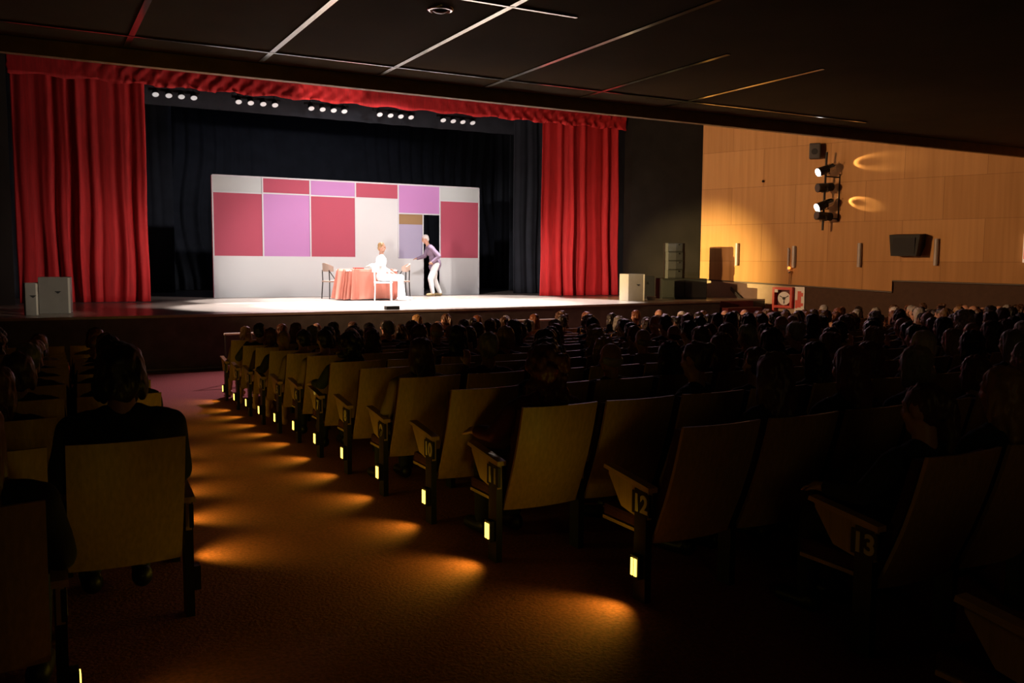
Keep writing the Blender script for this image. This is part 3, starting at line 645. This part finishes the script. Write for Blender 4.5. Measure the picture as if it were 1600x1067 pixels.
def seated(kind, yaw, lean, arms, seed):
    """returns meshes body, top, trousers, shoes, hair (head top about 1.11)"""
    hc = (lean*.25, -.035, 1.005)
    hp, P, R = headprims(hc, yaw, .05, .95)
    tor = [('b', (0, .055, .475), (.150, .115, .10)), ('b', (lean*.05, .03, .60), (.130, .098, .13)), ('b', (lean*.12, -.03, .735), (.162, .098, .125)), ('c', (lean*.15-.13, -.045, .80), (lean*.15+.13, -.045, .80), .055, .055), ('c', (lean*.16-.05, -.05, .83), (lean*.16+.05, -.05, .83), .045, .045)]
    neck = [('c', (lean*.18, -.055, .83), (hc[0], -.05, .93), .052, .048)]
    A = []; HND = []
    for s in (-1, 1):
        sh = (lean*.15+s*.175, -.04, .79)
        if arms == 'rest' and s == -1: el = (s*.235, .05, .655); wr = (s*.245, .24, .645)
        elif arms == 'chin' and s == -1: el = (s*.20, .15, .66); wr = (s*.06, .13, .87)
        else: el = (s*.215, .05, .585); wr = (s*.09, .25, .50)
        A += [('c', sh, el, .050, .040), ('c', el, wr, .039, .027)]
        HND += handprims(wr, Vector(wr)-Vector(el) if arms != 'chin' else (s*-.0, .0, 1), s, (0, 0, -1) if arms != 'chin' else (0, 1, 0), .85)
    Lg = []; Sh = []
    for s in (-1, 1):
        Lg += [('c', (s*.08, .06, .455), (s*.095, .43, .445), .078, .056), ('c', (s*.095, .435, .44), (s*.10, .45, .10), .055, .036)]
        Sh += [('c', (s*.10, .43, .045), (s*.11, .60, .035), .038, .032), ('b', (s*.10, .42, .05), (.037, .045, .045))]
    body = fuse('body', hp+neck+tor+A+HND+Lg+Sh, .012, 2)
    infl = lambda L, k_: [('c', p[1], p[2], p[3]+k_, p[4]+k_) if p[0] == 'c' else ('b', p[1], tuple(q+k_ for q in p[2]))+tuple(p[3:]) for p in L]
    topm = fuse('sweater', infl(tor, .014)+infl([a if i % 2 == 0 else ('c', a[1], tuple(Vector(a[1]).lerp(Vector(a[2]), .88)), a[3], a[4]) for i, a in enumerate(A)], .011), .014, 2, .006, seed, 14)
    tr = fuse('trousers', infl(Lg, .010)+[('b', (0, .055, .47), (.162, .125, .10))], .015, 2, .005, seed, 12)
    shm = fuse('shoes', infl(Sh, .007), .012, 2)
    ha = fuse('hair', hairprims(kind, P, R, .95, seed), .0095, 2, .012 if kind != 'bald' else .004, seed, 45)
    return dict(body=body, sweater=topm, trousers=tr, shoes=shm, hair=ha)
KINDS = [('short', 0, 0, 'lap', 1), ('long', .1, 0, 'lap', 2), ('curly', 0, .05, 'rest', 3), ('bob', -.1, 0, 'lap', 4), ('bald', .1, -.05, 'lap', 5), ('bun', -.15, .06, 'lap', 6), ('pony', .2, 0, 'rest', 7), ('short', -.35, .1, 'chin', 8), ('long', -.5, -.1, 'rest', 9)]
VAR = [(k_[0], seated(*k_)) for k_ in KINDS]
def person_at(x, y, row, k_, side, vi=None, hair=None, clo=None, s=1.0, rz=None, dx=0):
    kind, V = VAR[vi]
    o = bpy.data.objects.new('person', None); C.objects.link(o); o.empty_display_size = .1
    o.location = (x+dx, y, fz(y)+0.0); o.rotation_euler = (0, 0, rz if rz is not None else rnd.uniform(-.1, .1)); o.scale = (s, s, s)
    desc = {'short': 'short', 'long': 'long', 'curly': 'curly', 'bob': 'bobbed', 'bald': 'balding', 'bun': 'tied-up', 'pony': 'ponytailed'}[kind]
    blk = 'right block' if side < 0 else 'left block'
    tag(o, 'person, %s %s hair, %s top, %s row, %s seat from the aisle, %s' % (desc, hair, clo, ORD[row], ORD[k_+1], blk), 'person', 'seated audience')
    for part in ('body', 'sweater', 'hair')+(('trousers', 'shoes') if row >= 6 else ()):
        me = V[part]
        if not me.materials: me.materials.append(SK)
        c = bpy.data.objects.new(part, me); C.objects.link(c); c.parent = o
        c.material_slots[0].link = 'OBJECT'
        c.material_slots[0].material = {'body': SK, 'sweater': CLO[clo], 'hair': HAIRC[hair], 'trousers': CLO['navy' if clo == 'black' else 'black'], 'shoes': IRON}[part]
    return o
hw = ['dark']*8+['brown']*7+['auburn']*3+['blond']*2+['grey']*3+['white']
cw = ['black']*7+['navy']*5+['grey']*4+['brown']*3+['maroon']*3+['green']*2+['beige']
EMPTY = {(-1, 8, 0), (-1, 11, 1), (-1, 14, 0), (-1, 7, 1), (-1, 10, 0), (1, 11, 1), (1, 5, 1), (1, 1, 0), (1, 1, 1), (1, 2, 0), (-1, 12, 0)}
FIX = {  # (block, row, seat): variant, hair, clothes, scale, yaw
 (-1, 1, 0): (1, 'blond', 'beige', .93, .1), (-1, 1, 1): (0, 'auburn', 'maroon', .95, 0), (-1, 1, 2): (4, 'white', 'grey', .95, 0), (-1, 3, 0): (3, 'auburn', 'brown', .97, 0),
 (-1, 5, 0): (0, 'dark', 'beige', .98, 0), (-1, 6, 0): (0, 'dark', 'beige', .98, 0), (-1, 7, 0): (2, 'dark', 'green', .98, 0), (-1, 9, 0): (1, 'brown', 'beige', 1.0, .05),
 (-1, 11, 0): (2, 'auburn', 'maroon', 1.03, .0), (-1, 10, 1): (2, 'dark', 'black', 1.0, 0), (-1, 12, 1): (8, 'brown', 'navy', 1.03, .15), (-1, 12, 2): (1, 'auburn', 'black', 1.04, 0),
 (-1, 11, 2): (5, 'brown', 'black', 1.02, .5), (-1, 12, 3): (3, 'grey', 'navy', 1.02, .1), (-1, 13, 0): (6, 'brown', 'navy', 1.0, .0), (-1, 13, 1): (1, 'blond', 'navy', 1.04, 0), 
 (1, 11, 0): (3, 'dark', 'black', 1.12, 0), (1, 12, 0): (1, 'auburn', 'black', 1.04, -.1), (1, 4, 0): (4, 'grey', 'grey', .98, 0), (1, 4, 1): (4, 'white', 'white', 1.0, 0), (1, 9, 1): (3, 'brown', 'green', 1.0, 0)}
for (x, y, row, k_, side) in SEATPOS:
    key = (side, row, k_)
    if key in EMPTY: continue
    if key in FIX: v, h, c, s, a = FIX[key]; person_at(x, y, row, k_, side, v, h, c, s, a, .04 if key == (1, 12, 0) else 0); continue
    if rnd.random() < .03: continue
    v = rnd.choice([0, 0, 0, 1, 1, 2, 3, 4, 5, 6, 7, 8]); h = rnd.choice(hw)
    if v in (4,): h = rnd.choice(['grey', 'white', 'dark'])
    person_at(x, y, row, k_, side, v, h, rnd.choice(cw), rnd.uniform(.95, 1.03), dx=rnd.uniform(-.03, .03))

# ------------------------------------------------------------------ performers
def actor_mats(): pass
WCL = mat('white_costume', (.75, .73, .72), .85); MAUVE = mat('mauve_jacket', (.22, .15, .22), .85)
infl = lambda L, k_: [('c', p[1], p[2], p[3]+k_, p[4]+k_) if p[0] == 'c' else ('b', p[1], tuple(q+k_ for q in p[2]))+tuple(p[3:]) for p in L]
# standing man, local +y is the way he faces
o = thing('person', 'man with white hair in a mauve jacket stooping in the set doorway', 'person', (10.22, 23.35, 1.0), PI/2-.15)
hp, P, R = headprims((0, .27, 1.60), 0, .35, 1.08)
tor = [('b', (0, -.02, .93), (.16, .12, .13)), ('b', (0, .03, 1.10), (.145, .11, .15)), ('b', (0, .10, 1.27), (.175, .115, .15)), ('c', (-.14, .15, 1.38), (.14, .15, 1.38), .06, .06)]
neck = [('c', (0, .17, 1.40), (0, .24, 1.54), .058, .054)]
armsA = [('c', (-.20, .14, 1.36), (-.27, -.06, 1.13), .056, .045), ('c', (-.27, -.06, 1.13), (-.20, .10, .97), .044, .031)]
armsB = [('c', (.20, .14, 1.36), (.23, .22, 1.13), .056, .045), ('c', (.23, .22, 1.13), (.20, .44, 1.06), .044, .031)]
hands = handprims((-.20, .10, .97), (.3, .8, -.5), -1, (1, 0, 0), 1)+handprims((.20, .44, 1.06), (0, 1, -.05), 1, (0, 0, -1), 1)
legs = [('c', (-.09, -.02, .90), (-.10, .14, .49), .09, .064), ('c', (-.10, .14, .49), (-.10, .08, .10), .062, .042), ('c', (.09, -.02, .90), (.10, -.02, .49), .09, .064), ('c', (.10, -.02, .49), (.10, -.18, .10), .062, .042)]
feet = [('c', (-.10, .06, .05), (-.11, .24, .035), .042, .034), ('c', (.10, -.20, .05), (.11, -.02, .035), .042, .034)]
meshobj('body', fuse('body', hp+neck+tor+armsA+armsB+hands+legs+feet, .009, 3), SK, o)
meshobj('jacket', fuse('jacket', infl(tor, .018)+infl(armsA+armsB, .014)+[('c', (0, -.03, .92), (0, 0, .84), .175, .17), ('b', (0, .0, .95), (.185, .15, .16))], .012, 2, .008, 3, 14), MAUVE, o)
bm = bmesh.new(); 
for z in (1.0, 1.1, 1.2): ball(bm, (0, .195 if z > 1.1 else .165, z), .012, 1)
obj('button', bm, IRON, o).name = 'buttons'
meshobj('trousers', fuse('trousers', infl(legs, .018)+[('b', (0, -.02, .90), (.165, .13, .12))], .012, 2, .006, 4, 12), WCL, o)
meshobj('shoes', fuse('shoes', infl(feet, .008), .009, 2), mat('tan_shoe', (.3, .2, .08), .5), o)
meshobj('hair', fuse('hair', hairprims('short', P, R, 1.08), .008, 2, .01, 2, 45), HAIRC['white'], o)
bm = bmesh.new()
for s in (-1, 1): ball(bm, P(s*.030, .078, .008), (.010, .008, .008), 2)
obj('eyes', bm, IRON, o)
# seated performer, facing stage right
o = thing('person', 'performer in white costume seated before the pink table, arm on the cloth', 'person', (7.78, 20.95, 1.07), -PI/2-.3)
hp, P, R = headprims((0, -.02, 1.24), -.5, .1, 1.05)
tor = [('b', (0, -.02, .52), (.17, .13, .12)), ('b', (0, -.04, .70), (.145, .11, .16)), ('b', (0, -.04, .90), (.175, .115, .15)), ('c', (-.14, -.04, 1.0), (.14, -.04, 1.0), .06, .06)]
neck = [('c', (0, -.04, 1.02), (0, -.03, 1.16), .056, .052)]
arms_ = [('c', (.20, -.04, .99), (.34, -.16, .80), .054, .043), ('c', (.34, -.16, .80), (.50, -.32, .79), .042, .03), ('c', (-.20, -.04, .99), (-.30, -.02, .76), .054, .043), ('c', (-.30, -.02, .76), (-.16, .18, .64), .042, .03)]
hands = handprims((.50, -.32, .79), (.5, -.6, 0), 1, (0, 0, -1), 1, .2)+handprims((-.16, .18, .64), (.5, .8, -.1), -1, (0, 0, -1), 1)
arms_ = arms_
legs = [('c', (-.09, 0, .50), (-.13, .42, .50), .09, .064), ('c', (-.13, .42, .50), (-.14, .52, .09), .062, .04), ('c', (.09, 0, .50), (.10, .44, .50), .09, .064), ('c', (.10, .44, .50), (.10, .40, .09), .062, .04)]
feet = [('c', (-.14, .50, -.015), (-.15, .70, -.025), .045, .036), ('c', (.10, .38, -.015), (.11, .58, -.025), .045, .036)]
legs = [(p[0], p[1], (p[2][0], p[2][1], max(p[2][2], .03) if p[2][2] > .2 else .02), p[3], p[4]) for p in legs]
meshobj('body', fuse('body', hp+neck+tor+arms_+hands+legs+feet, .009, 3), SK, o)
meshobj('shirt', fuse('shirt', infl(tor, .016)+infl(arms_, .014), .012, 2, .008, 6, 14), WCL, o)
meshobj('trousers', fuse('trousers', infl(legs, .016)+[('b', (0, -.02, .50), (.175, .14, .11))], .012, 2, .006, 7, 12), WCL, o)
meshobj('shoes', fuse('shoes', infl(feet, .008), .009, 2), WHITE, o)
meshobj('hair', fuse('hair', hairprims('short', P, R, 1.05), .008, 2, .01, 5, 45), HAIRC['blond'], o)
bm = bmesh.new()
for s in (-1, 1): ball(bm, P(s*.030, .078, .008), (.010, .008, .008), 2)
obj('eyes', bm, IRON, o)
